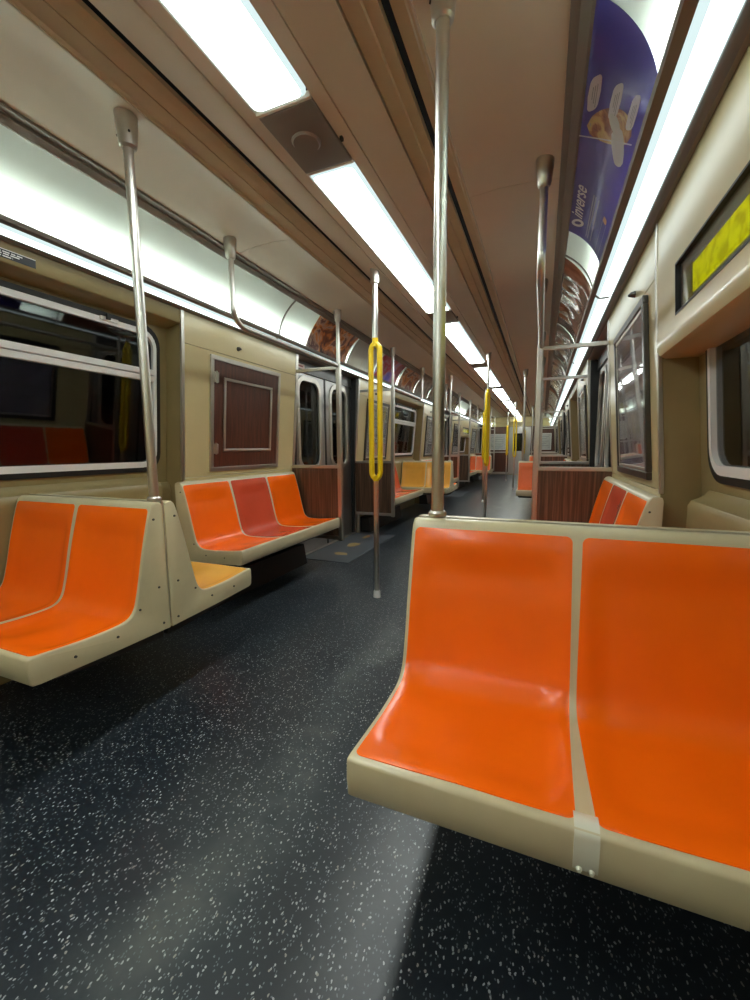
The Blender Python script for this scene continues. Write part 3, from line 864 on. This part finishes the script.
# centre poles with yellow loops ----------------------------------------------
place = ['nearest floor pole, in front of the first left doorway', 'floor pole just behind the near seat-back pole, past the first doorway', 'floor pole in front of the second doorway', 'floor pole just past the second doorway', 'floor pole in front of the third doorway', 'floor pole nearest the end door']
pl = []
for d in DOORS: pl += [(-1.058, d - 1.364), (-0.652, d + 1.36)]
for k, (x, y) in enumerate(pl):
    root = empty('centre_pole', (x, y, 0), (0.0, radians(72), radians(60), radians(20), radians(65), radians(40))[k])
    tag(root, 'steel and yellow ' + place[k], 'pole', 'floor poles with yellow loops')
    MB().tube([(0, 0, 0.03), (0, 0, 0.84)], 0.018, 20).build('lower_pole', M_chrome, root, smooth=40)
    MB().tube([(0, 0, 1.78), (0, 0, 2.20)], 0.018, 20).build('upper_pole', M_chrome, root, smooth=40)
    MB().tube([(0, 0, 0.0), (0, 0, 0.045), (0, 0, 0.052)], [0.026, 0.024, 0.02], 20).build('floor_collar', M_alu, root, smooth=30)
    MB().tube([(0, 0, 2.235), (0, 0, 2.13), (0, 0, 2.125)], [0.032, 0.028, 0.02], 20).build('ceiling_socket', M_steel, root, smooth=30)
    lp = MB()
    w_ = 0.0315; zb, zt = 0.872, 1.728; rr = 0.031
    path = []
    N_ = 12
    for j in range(N_ + 1): path.append((w_ * cos(pi * j / N_), 0, zt - 0.03 + 0.05 * sin(pi * j / N_)))
    for j in range(N_ + 1): path.append((-w_ * cos(pi * j / N_), 0, zb + 0.03 - 0.05 * sin(pi * j / N_)))
    path.append(path[0])
    lp.tube(path, 0.0188, 16, cap=False)
    lp.tube([(0, 0, zt + 0.0), (0, 0, zt + 0.03), (0, 0, zt + 0.057)], [0.022, 0.0205, 0.0205], 20)
    lp.tube([(0, 0, zb - 0.0), (0, 0, zb - 0.025), (0, 0, zb - 0.037)], [0.022, 0.0205, 0.0205], 20)
    lp.build('yellow_loop', M_loop, root, smooth=50)

# partitions beside the doors ---------------------------------------------
wn = ['at the near side of the first doorway', 'at the far side of the first doorway', 'at the near side of the second doorway', 'at the far side of the second doorway', 'at the near side of the third doorway', 'at the far side of the third doorway']
def partition(s, y):
    root = empty('door_partition', (CX + s * 0.815, y, 0))
    x1 = s * (1.315 - 0.815 - 0.002)
    MB().box(s * 0.018, x1, -0.012, 0.012, 0.27, 0.885).build('wood_panel', M_wood, root)
    c = MB().box(s * 0.0, x1, -0.018, 0.018, 0.885, 0.915); c.build('top_cap', M_steel, root, bevel=0.004)
    c = MB().box(s * 0.0, x1, -0.018, 0.018, 0.235, 0.27); c.build('bottom_rail', M_steel, root, bevel=0.004)
    MB().box(-0.020, 0.020, -0.020, 0.020, 0.225, 1.79).build('post', M_steel, root, bevel=0.006)
    MB().tube([(0, 0, 1.78), (0, 0, 2.24)], 0.0165, 18).build('upper_pole', M_chrome, root, smooth=40)
    MB().tube([(0, 0, 2.25), (0, 0, 2.20), (0, 0, 2.15), (0, 0, 2.14)], [0.034, 0.033, 0.027, 0.02], 20).build('ceiling_socket', M_steel, root, smooth=30)
    MB().box(s * 0.02, s * (wa(1.76) - 0.815 - 0.004), -0.010, 0.010, 1.745, 1.775).build('cross_bar', M_steel, root, bevel=0.004)
    MB().box(s * 0.45, s * 0.49, -0.016, 0.016, 0.0, 0.235).build('wall_leg', M_steel, root, bevel=0.004)
    return root
pr = {}
for k in range(6):
    y = DOORS[k // 2] + (-1 if k % 2 == 0 else 1) * (HW + 0.035)
    for s in (-1, 1):
        if s in pr: o = copy_tree(pr[s], loc=(CX + s * 0.815, y, 0))
        else: o = partition(s, y); pr[s] = o
        tag(o, 'wood partition with steel post, %s wall, %s' % (SIDE[s], wn[k]), 'partition', 'wood partitions beside the doors')

# ------------------------------------------------------------------ wall frames and access panel
def on_wall(s, y, z, off):
    """point on the leaning upper wall, off towards the room"""
    return (CX + s * (wa(z) - off), y, z)
def wslab(mb, s, y0, y1, z0, z1, o0, o1):
    pts = []
    for zz in (z0, z1):
        for yy in (y0, y1):
            pts.append(on_wall(s, yy, zz, o0)); pts.append(on_wall(s, yy, zz, o1))
    # order: z0y0o0,z0y0o1,z0y1o0,z0y1o1,z1...
    mb.add(pts, [(0, 1, 3, 2), (4, 6, 7, 5), (0, 4, 5, 1), (2, 3, 7, 6), (0, 2, 6, 4), (1, 5, 7, 3)])
    return mb
def wframe(s, y0, y1, z0, z1, wd, o0, o1):
    m = MB()
    wslab(m, s, y0, y1, z1 - wd, z1, o0, o1); wslab(m, s, y0, y1, z0, z0 + wd, o0, o1)
    wslab(m, s, y0, y0 + wd, z0 + wd, z1 - wd, o0, o1); wslab(m, s, y1 - wd, y1, z0 + wd, z1 - wd, o0, o1)
    return m
M_poster = card_mat('violet_grey_poster', [(0.3, (0.22, 0.20, 0.32)), (0.5, (0.45, 0.42, 0.54)), (0.7, (0.62, 0.60, 0.66))], 2.2, 0.6, 0.4, 0)
M_map = card_mat('pale_map_poster', [(0.3, (0.35, 0.36, 0.36)), (0.5, (0.55, 0.56, 0.54)), (0.7, (0.40, 0.42, 0.47))], 5, 1.0, 0.4, 0)
M_grey_lines = mat('grey_print', (0.33, 0.33, 0.35), 0.5)

def access_panel(s, y0, y1):
    root = empty('access_panel', (0, 0, 0))
    wframe(s, y0, y1, 0.905, 1.70, 0.030, 0.0, 0.014).build('outer_frame', M_steel, root, bevel=0.002)
    d = wslab(MB(), s, y0 + 0.03, y1 - 0.03, 0.935, 1.67, 0.0, 0.008).build('panel_door', M_wood_flat, root)
    wframe(s, y0 + 0.125, y1 - 0.115, 1.045, 1.565, 0.020, 0.008, 0.018).build('inner_moulding', M_steel, root, bevel=0.003)
    for z in (1.03, 1.52):
        h = wslab(MB(), s, y0 + 0.025, y0 + 0.07, z, z + 0.07, 0.008, 0.020).build('hinge', M_steel, root, bevel=0.003)
        MB().tube([(CX + s * (wa(z) - 0.022), y0 + 0.045, z - 0.005), (CX + s * (wa(z + 0.07) - 0.022), y0 + 0.045, z + 0.075)], 0.006, 10).build('hinge_pin', M_steel, h)
    return root
for i, yc in enumerate(SEAMS):
    for s in (-1, 1):
        for q in (-1, 1):
            if i == 0 and q < 0: continue
            y0, y1 = (yc + 1.07, yc + 1.87) if q > 0 else (yc - 1.87, yc - 1.07)
            if s > 0: y0 -= 0.085; y1 -= 0.10
            where = {(0, 1): 'above the bench before the first doorway', (1, -1): 'just past the first doorway', (1, 1): 'before the second doorway', (2, -1): 'just past the second doorway', (2, 1): 'before the third doorway'}[(i, q)]
            if s < 0 and i == 0:
                o = access_panel(s, y0, y1)
                tag(o, 'dark red wood access panel with steel frame on the left wall above the near bench', 'access panel')
            else:
                root = empty('poster_frame', (0, 0, 0))
                tag(root, 'framed %s poster, %s wall, %s' % ('pale' if i else 'violet grey', SIDE[s], where), 'framed poster', 'framed posters on the walls')
                wframe(s, y0, y1, 0.905, 1.70, 0.035, 0.0, 0.022).build('outer_frame', M_dkframe, root, bevel=0.004)
                wframe(s, y0 + 0.035, y1 - 0.035, 0.94, 1.665, 0.020, 0.0, 0.016).build('inner_frame', M_steel, root, bevel=0.004)
                p_ = wslab(MB(), s, y0 + 0.05, y1 - 0.05, 0.95, 1.65, 0.004, 0.010).build('poster', M_map if i else M_poster, root)
                wslab(MB(), s, y0 + 0.05, y1 - 0.05, 0.95, 1.65, 0.013, 0.014).build('glazing', M_cover, root)
                # printed blocks
                ya, yb = y0 + 0.09, y1 - 0.09
                pm = MB()
                for k in range(5):
                    z = 1.56 - k * 0.11
                    wslab(pm, s, ya, yb - 0.1 * (k % 3), z, z + 0.03, 0.0102, 0.0106)
                pm.build('printed_lines', M_grey_lines, p_)
            # knob on the wall above
            kx = on_wall(s, (y0 + y1) / 2 - 0.12, 1.79, 0.0)
            kb = MB().tube([kx, (kx[0] - s * 0.018, kx[1], kx[2]), (kx[0] - s * 0.03, kx[1], kx[2] - 0.004)], [0.016, 0.012, 0.005], 14).build('lock_knob', M_dkframe, (o if s < 0 and i == 0 else root), smooth=40)

# sign housings -------------------------------------------------------------
def sign(s, yc):
    a, b = yc - REC + 0.002, yc + REC - 0.002
    root = empty('destination_sign', (0, 0, 0))
    y0, y1 = yc - 0.59, yc + 0.59
    zt, zb = 1.668, 1.50
    body = MB()
    arc = []
    up = [(wa(z), z) for z in (zt, 1.70, 1.928)]
    up = [(1.250, zt), (1.247, 1.70), (1.237, 1.925)]
    body.prism(up + [(1.44, 1.925), (1.44, zt)], a, b, s)
    bot = [(1.262, zb), (1.262, 1.455), (1.265, 1.43), (1.276, 1.41), (1.295, 1.40), (1.44, 1.398), (1.44, zb)]
    body.prism(bot, a, b, s)
    for p, q in ((a, y0), (y1, b)): body.prism([(1.250, zt), (1.262, zb), (1.44, zb), (1.44, zt)], p, q, s)
    body.build('sign_housing', M_cream, root, smooth=30)
    fr = MB()
    def slab(m, p, q, z0, z1, o0, o1):
        def A(z): return 1.262 + (1.250 - 1.262) * (z - zb) / (zt - zb)
        pts = [(A(z0) - o1, z0), (A(z1) - o1, z1), (A(z1) - o0, z1), (A(z0) - o0, z0)]
        m.prism(pts, p, q, s); return m
    slab(fr, y0, y1, zt - 0.006, zt, -0.03, 0.002); slab(fr, y0, y1, zb, zb + 0.006, -0.03, 0.002)
    slab(fr, y0, y0 + 0.006, zb + 0.006, zt - 0.006, -0.03, 0.002); slab(fr, y1 - 0.006, y1, zb + 0.006, zt - 0.006, -0.03, 0.002)
    fr.build('sign_bezel', M_black, root)
    slab(MB(), y0, y1, zb, zt, -0.03, -0.018).build('sign_backing', mat('sign_grey', (0.28, 0.31, 0.23), 0.4) if 'sign_grey' not in bpy.data.materials else bpy.data.materials['sign_grey'], root)
    slab(MB(), y0 + 0.05, y1 - 0.12, zb + 0.035, zb + 0.120, -0.018, -0.015).build('led_display', M_led, root)
    slab(MB(), y1 - 0.11, y1 - 0.035, zb + 0.012, zb + 0.130, -0.018, -0.015).build('yellow_tab', mat('yellow_tab', (0.25, 0.24, 0.03), 0.5) if 'yellow_tab' not in bpy.data.materials else bpy.data.materials['yellow_tab'], root)
    slab(MB(), y0 + 0.006, y1 - 0.006, zb + 0.006, zt - 0.006, -0.008, -0.006).build('sign_glazing', M_cover, root)
    return root
for s, i in sorted(SIGN_SPOTS):
    tag(sign(s, SEAMS[i]), 'destination sign with glowing yellow band above the %s window %s' % (SIDE[s], sec[i]), 'sign', 'destination signs over windows')

# black sticker with two printed lines on the left window header
def hslab(y0, y1, z0, z1, o0, o1, s=-1):
    def A(z): return 1.246 + (1.237 - 1.246) * (z - 1.845) / 0.085
    return MB().prism([(A(z0) - o1, z0), (A(z1) - o1, z1), (A(z1) - o0, z1), (A(z0) - o0, z0)], y0, y1, s)
stk = hslab(0.78, 1.215, 1.852, 1.884, 0.0, 0.0012).build('notice_sticker', mat('sticker_black', (0.012, 0.013, 0.016), 0.35))
tag(stk, 'long black notice sticker with small white print above the left window', 'sticker')
random.seed(2)
pm = MB()
for z, e in ((1.876, 1.165), (1.868, 1.155), (1.859, 1.13)):
    y = 0.79
    while y < e:
        wl = random.uniform(0.012, 0.035)
        q = hslab(y, min(e, y + wl), z - 0.002, z + 0.0022, 0.0012, 0.0016); pm.add(q.v, q.f)
        y += wl + 0.005
pm.build('small_print', M_white, stk)
pm = hslab(0.78, 1.215, 1.8845, 1.887, 0.0, 0.0016).build('white_edge', M_white, stk)
ds = MB().prism([(1.3238, 1.83), (1.325, 1.83), (1.325, 1.875), (1.3238, 1.875)], 3.38, 3.56, -1).build('door_sticker', mat('sticker_pink', (0.55, 0.38, 0.33), 0.5))
tag(ds, 'small pale sticker with a red mark above the first left door leaf', 'sticker')
MB().prism([(1.3230, 1.838), (1.3238, 1.838), (1.3238, 1.868), (1.3230, 1.868)], 3.40, 3.43, -1).build('red_mark', mat('sticker_red', (0.22, 0.01, 0.02), 0.5), ds)
MB().prism([(1.3230, 1.845), (1.3238, 1.845), (1.3238, 1.860), (1.3230, 1.860)], 3.44, 3.53, -1).build('red_mark', bpy.data.materials['sticker_red'], ds)

# ------------------------------------------------------------------ advertising cards in the coves
def strip(side, f0, f1, s0, s1, off, ns=16, ny=2):
    """patch on the cove between y=f0(s) and y=f1(s)"""
    m = MB()
    rows = []
    for k in range(ns + 1):
        s_ = s0 + (s1 - s0) * k / ns
        a, b = f0(s_), f1(s_)
        rows.append([cove(side, a + (b - a) * j / ny, s_, off) for j in range(ny + 1)])
    m.loft(rows, close=False)
    return m
def card(side, y0, y1, m_, label, f0=None, f1=None):
    a = f0 or (lambda t: y0 + 0.03 * sin(pi * t)); b = f1 or (lambda t: y1)
    o = strip(side, a, b, 0.0, 1.0, 0.0035, 18, 6).build('advertising_card', m_, smooth=60)
    so = o.modifiers.new('solid', 'SOLIDIFY'); so.thickness = 0.001; so.offset = 0
    tag(o, label, 'advertisement', 'advertising cards in the ceiling coves')
    return o
def blob(side, yc_, sc_, ry, rs, off, m_, par, name, skew=0.0, power=2.0, ns=14):
    def h(t): return max(0.0, 1 - abs((t - sc_) / rs) ** power) ** (1 / power)
    return strip(side, lambda t: yc_ + skew * (t - sc_) - ry * h(t), lambda t: yc_ + skew * (t - sc_) + ry * h(t), sc_ - rs, sc_ + rs, off, ns).build(name, m_, par, smooth=60)

M_purple = card_mat('violet_card', [(0.30, (0.06, 0.05, 0.30)), (0.55, (0.13, 0.10, 0.38)), (0.72, (0.24, 0.20, 0.46))], 1.7, 0.4, 0.35, 0.30)
M_bub = translucent('pale_print', (0.80, 0.77, 0.78), 0.3)
M_gold = card_mat('food_print', [(0.30, (0.20, 0.05, 0.02)), (0.45, (0.42, 0.16, 0.06)), (0.55, (0.70, 0.48, 0.20)), (0.66, (0.72, 0.60, 0.18)), (0.75, (0.55, 0.50, 0.42))], 16, 1.0, 0.4, 0.15)
M_pack = translucent('pack_print', (0.72, 0.72, 0.68), 0.25)
pc = card(1, 0.9, 2.47, M_purple, 'violet blue advertising card with three speech bubbles in the right cove', f0=lambda t: 1.355 - 0.05 * t, f1=lambda t: 2.50 + 0.03 * t)
for k, (yy, ss, sk) in enumerate(((1.607, 0.88, 0.35), (1.585, 0.61, 0.35), (1.550, 0.33, 0.35))):
    b = blob(1, yy, ss, 0.070, 0.068, 0.0052, M_bub, pc, 'speech_bubble', skew=sk, power=3.2)
    for j in range(3):
        strip(1, lambda t, j=j, yy=yy: yy - 0.045 + 0.01 * j, lambda t, j=j, yy=yy: yy + 0.05 - 0.012 * j, ss - 0.030 + 0.022 * j, ss - 0.022 + 0.022 * j, 0.0058, 2).build('bubble_text', M_grey_lines, b)
blob(1, 1.685, 0.585, 0.082, 0.33, 0.0048, M_gold, pc, 'food_picture', skew=0.20, power=2.0)
blob(1, 1.735, 0.42, 0.080, 0.15, 0.0054, M_pack, pc, 'food_packet', skew=-0.15, power=1.5)
blob(1, 1.665, 0.55, 0.035, 0.11, 0.0057, M_pack, pc, 'food_packet', skew=-0.1, power=1.6)
strip(1, lambda t: 1.81 - 0.09 * (1 - t) - 0.165 * (1 - t) ** 2, lambda t: 1.817 - 0.09 * (1 - t) - 0.165 * (1 - t) ** 2, 0.20, 0.99, 0.0062, 12).build('white_line', M_white, pc)
M_lilac = mat('lilac_print', (0.34, 0.32, 0.45), 0.5)
for ss in (0.64, 0.60, 0.53):
    strip(1, lambda t: 2.10, lambda t: 2.47, ss - 0.012, ss + 0.010, 0.0052, 2, 4).build('small_print', M_lilac, pc)
for ss in (0.25, 0.36):
    strip(1, lambda t: 2.18, lambda t: 2.50, ss - 0.004, ss + 0.004, 0.0052, 2, 4).build('thin_outline', M_lilac, pc)
blob(1, 2.165, 0.305, 0.022, 0.05, 0.0056, mat('gold_print', (0.72, 0.42, 0.16), 0.5), pc, 'gold_badge', power=3)

def text_on_cove(side, txt, y_start, s_base, size, par, m_, shear=0.25):
    cu = bpy.data.curves.new('t', 'FONT'); cu.body = txt; cu.size = size; cu.shear = shear; cu.offset = size * 0.015
    ob = link(bpy.data.objects.new('t', cu))
    dg = bpy.context.evaluated_depsgraph_get(); dg.update()
    me = bpy.data.meshes.new_from_object(ob.evaluated_get(dg))
    arc = sum((Vector(COVE[k + 1]) - Vector(COVE[k])).length for k in range(14))
    wd = max(v.co.x for v in me.vertices)
    vs = [cove(side, y_start - v.co.x, s_base + v.co.y / arc, 0.0060) for v in me.vertices]
    mb = MB().add(vs, [tuple(p.vertices) for p in me.polygons])
    o = mb.build('lettering', m_, par)
    bpy.data.objects.remove(ob); bpy.data.curves.remove(cu)
    return o
M_logo = mat('logo_print', (0.80, 0.79, 0.84), 0.5)
text_on_cove(1, 'inverse', 2.352, 0.775, 0.088, pc, M_logo)
rg = MB()
out_, inn = [], []
for k in range(24):
    t = 2 * pi * k / 24
    out_.append(cove(1, 2.40 + 0.036 * cos(t) + 0.25 * 0.09 * sin(t), 0.835 + 0.11 * sin(t), 0.006)); inn.append(cove(1, 2.40 + 0.015 * cos(t) + 0.25 * 0.05 * sin(t), 0.835 + 0.06 * sin(t), 0.006))
rg.loft([out_, inn], cap=False).build('logo_ring', M_logo, pc)

M_brown = card_mat('brown_food_card', [(0.34, (0.05, 0.018, 0.012)), (0.43, (0.26, 0.10, 0.06)), (0.49, (0.70, 0.26, 0.06)), (0.55, (0.66, 0.46, 0.34)), (0.63, (0.16, 0.07, 0.08)), (0.7, (0.5, 0.3, 0.2))], 6, 0.6, 0.3, 0.15)
M_pale = card_mat('pale_peach_card', [(0.35, (0.60, 0.58, 0.54)), (0.62, (0.62, 0.60, 0.56)), (0.68, (0.60, 0.22, 0.10))], 2.6, 0.5, 0.3, 0.30)
M_violet = card_mat('pink_violet_card', [(0.30, (0.12, 0.10, 0.50)), (0.42, (0.30, 0.22, 0.62)), (0.5, (0.50, 0.30, 0.42)), (0.60, (0.50, 0.06, 0.10)), (0.7, (0.35, 0.28, 0.30))], 3.5, 0.8, 0.3, 0.15)
M_redc = card_mat('red_orange_card', [(0.30, (0.35, 0.03, 0.04)), (0.44, (0.20, 0.09, 0.05)), (0.52, (0.60, 0.48, 0.38)), (0.60, (0.62, 0.22, 0.05)), (0.7, (0.20, 0.10, 0.07))], 5, 1.2, 0.3, 0.1)
M_mirror = card_mat('glossy_brown_card', [(0.3, (0.20, 0.15, 0.12)), (0.5, (0.33, 0.26, 0.20)), (0.7, (0.26, 0.19, 0.15))], 1.5, 0.5, 0.12, 0.0, wav=0.9)
M_rbrown = card_mat('glossy_red_brown_card', [(0.3, (0.13, 0.05, 0.035)), (0.5, (0.32, 0.14, 0.09)), (0.62, (0.42, 0.22, 0.15)), (0.72, (0.16, 0.07, 0.05))], 3.0, 1.5, 0.12, 0.04, wav=0.6)
M_grayc = card_mat('glossy_grey_card', [(0.3, (0.20, 0.20, 0.19)), (0.5, (0.42, 0.41, 0.38)), (0.7, (0.28, 0.26, 0.24))], 2.0, 1.0, 0.10, 0.10, wav=0.9)
for a in ((-1, 3.21, 4.0, M_brown, 'brown and orange food advertising card, first in the left cove'),
          (-1, 4.02, 4.75, M_pale, 'pale card with a peach mark in the left cove above the doorway'),
          (-1, 4.77, 5.60, M_violet, 'violet and pink advertising card in the left cove past the first doorway'),
          (-1, 5.66, 6.45, M_redc, 'red and orange advertising card in the left cove above the second window'),
          (-1, 6.47, 7.30, M_grayc, 'glossy grey advertising card in the left cove past the red one'),
          (-1, 7.32, 8.44, M_mirror, 'glossy brown card in the left cove before the second doorway'),
          (-1, 8.48, 9.9, M_mirror, 'glossy brown card in the left cove above the second doorway'),
          (-1, 11.3, 14.0, M_mirror, 'glossy brown card in the left cove at the far end of the car'),
          (1, 2.86, 4.25, M_rbrown, 'glossy red brown advertising card in the right cove past the violet one'),
          (1, 4.27, 5.62, M_grayc, 'glossy grey rippled card in the right cove past the first doorway'),
          (1, 5.66, 7.1, M_grayc, 'glossy grey rippled card in the right cove above the second window'),
          (1, 7.12, 8.44, M_mirror, 'glossy brown card in the right cove before the second doorway'),
          (1, 8.48, 11.2, M_mirror, 'glossy brown card in the right cove above the second doorway'),
          (1, 11.3, 14.0, M_mirror, 'glossy brown card in the right cove at the far end of the car')):
    card(*a)

# ------------------------------------------------------------------ end wall
e = MB()
E_ = Y1
def plate(m, a0, a1, z0, z1, y0=E_ - 0.04, y1=E_): m.box(CX + a0, CX + a1, y0, y1, z0, z1); return m
plate(e, -1.32, 1.32, 1.93, 2.36); 
struct(plate(e, -1.32, 1.32, 0, 0.02).build('wall_far', M_cream), 'cream header of the far end wall', 'wall')
hb = MB().box(CX - 1.08, CX + 1.08, 16.1, 16.16, 2.02, 2.21)
trim(hb, M_cream, 'cream beam across the ceiling before the far end', 0.004)
for s in (-1, 1):
    m = MB().box(CX + s * 0.42, CX + s * 1.32, E_ - 0.04, E_, 0.02, 1.93)
    struct(m.build('wall_far_' + SIDE[s], M_wood_flat), 'dark wood end wall on the %s of the end door' % SIDE[s], 'wall')
    m = MB().box(CX + s * 0.42, CX + s * 1.32, E_ - 0.06, E_ - 0.04, 0.89, 0.93); m.box(CX + s * 0.42, CX + s * 1.32, E_ - 0.06, E_ - 0.04, 0.02, 0.10)
    trim(m, M_steel, 'steel rail on the far end wall')
    o = MB().box(CX + s * 0.55, CX + s * 1.15, E_ - 0.055, E_ - 0.041, 1.02, 1.62).build('end_poster', M_map)
    tag(o, 'small pale poster on the dark end wall, %s of the end door' % SIDE[s], 'poster', 'posters on the far end wall')
    fm = MB()
    for z0, z1 in ((1.0, 1.02), (1.62, 1.64)): fm.box(CX + s * 0.53, CX + s * 1.17, E_ - 0.06, E_ - 0.041, z0, z1)
    fm.box(CX + s * 0.53, CX + s * 0.55, E_ - 0.06, E_ - 0.041, 1.0, 1.64); fm.box(CX + s * 1.15, CX + s * 1.17, E_ - 0.06, E_ - 0.041, 1.0, 1.64)
    fm.build('poster_frame', M_alu, o)
    pm = MB()
    for k in range(5): pm.box(CX + s * 0.62, CX + s * (1.08 - 0.08 * (k % 2)), E_ - 0.0562, E_ - 0.055, 1.50 - 0.09 * k, 1.525 - 0.09 * k)
    pm.build('printed_lines', M_grey_lines, o)
d = MB(); 
def ringx(mb, outer, inner, ya, yb):
    n = len(outer)
    vs = [(x, ya, z) for x, z in outer] + [(x, ya, z) for x, z in inner] + [(x, yb, z) for x, z in inner] + [(x, yb, z) for x, z in outer]
    fs = []
    for i in range(n):
        j = (i + 1) % n
        fs += [(i, j, n + j, n + i), (n + i, n + j, 2 * n + j, 2 * n + i), (2 * n + i, 2 * n + j, 3 * n + j, 3 * n + i), (3 * n + i, 3 * n + j, j, i)]
    mb.add(vs, fs); return mb
door_n[0] += 1
ringx(d, rect_match(CX - 0.415, CX + 0.415, 0.01, 1.92), rrect(CX - 0.22, CX + 0.22, 0.95, 1.66, 0.06), E_ - 0.03, E_ - 0.005)
ed = struct(d.build('door_%d' % door_n[0], M_door, smooth=40), 'grey steel end door with a dark window at the far end', 'door')
MB().box(CX - 0.23, CX + 0.23, E_ - 0.015, E_ - 0.012, 0.94, 1.67).build('pane', M_glass, ed)
MB().tube([(CX + 0.33, E_ - 0.05, 0.90), (CX + 0.33, E_ - 0.05, 1.05)], 0.012, 10).build('door_handle', M_steel, ed)
# near end wall behind the camera
struct(MB().box(CX - 1.32, CX + 1.32, Y0 - 0.04, Y0, 0, 2.36).build('wall_near', M_cream), 'cream end wall behind the camera', 'wall')
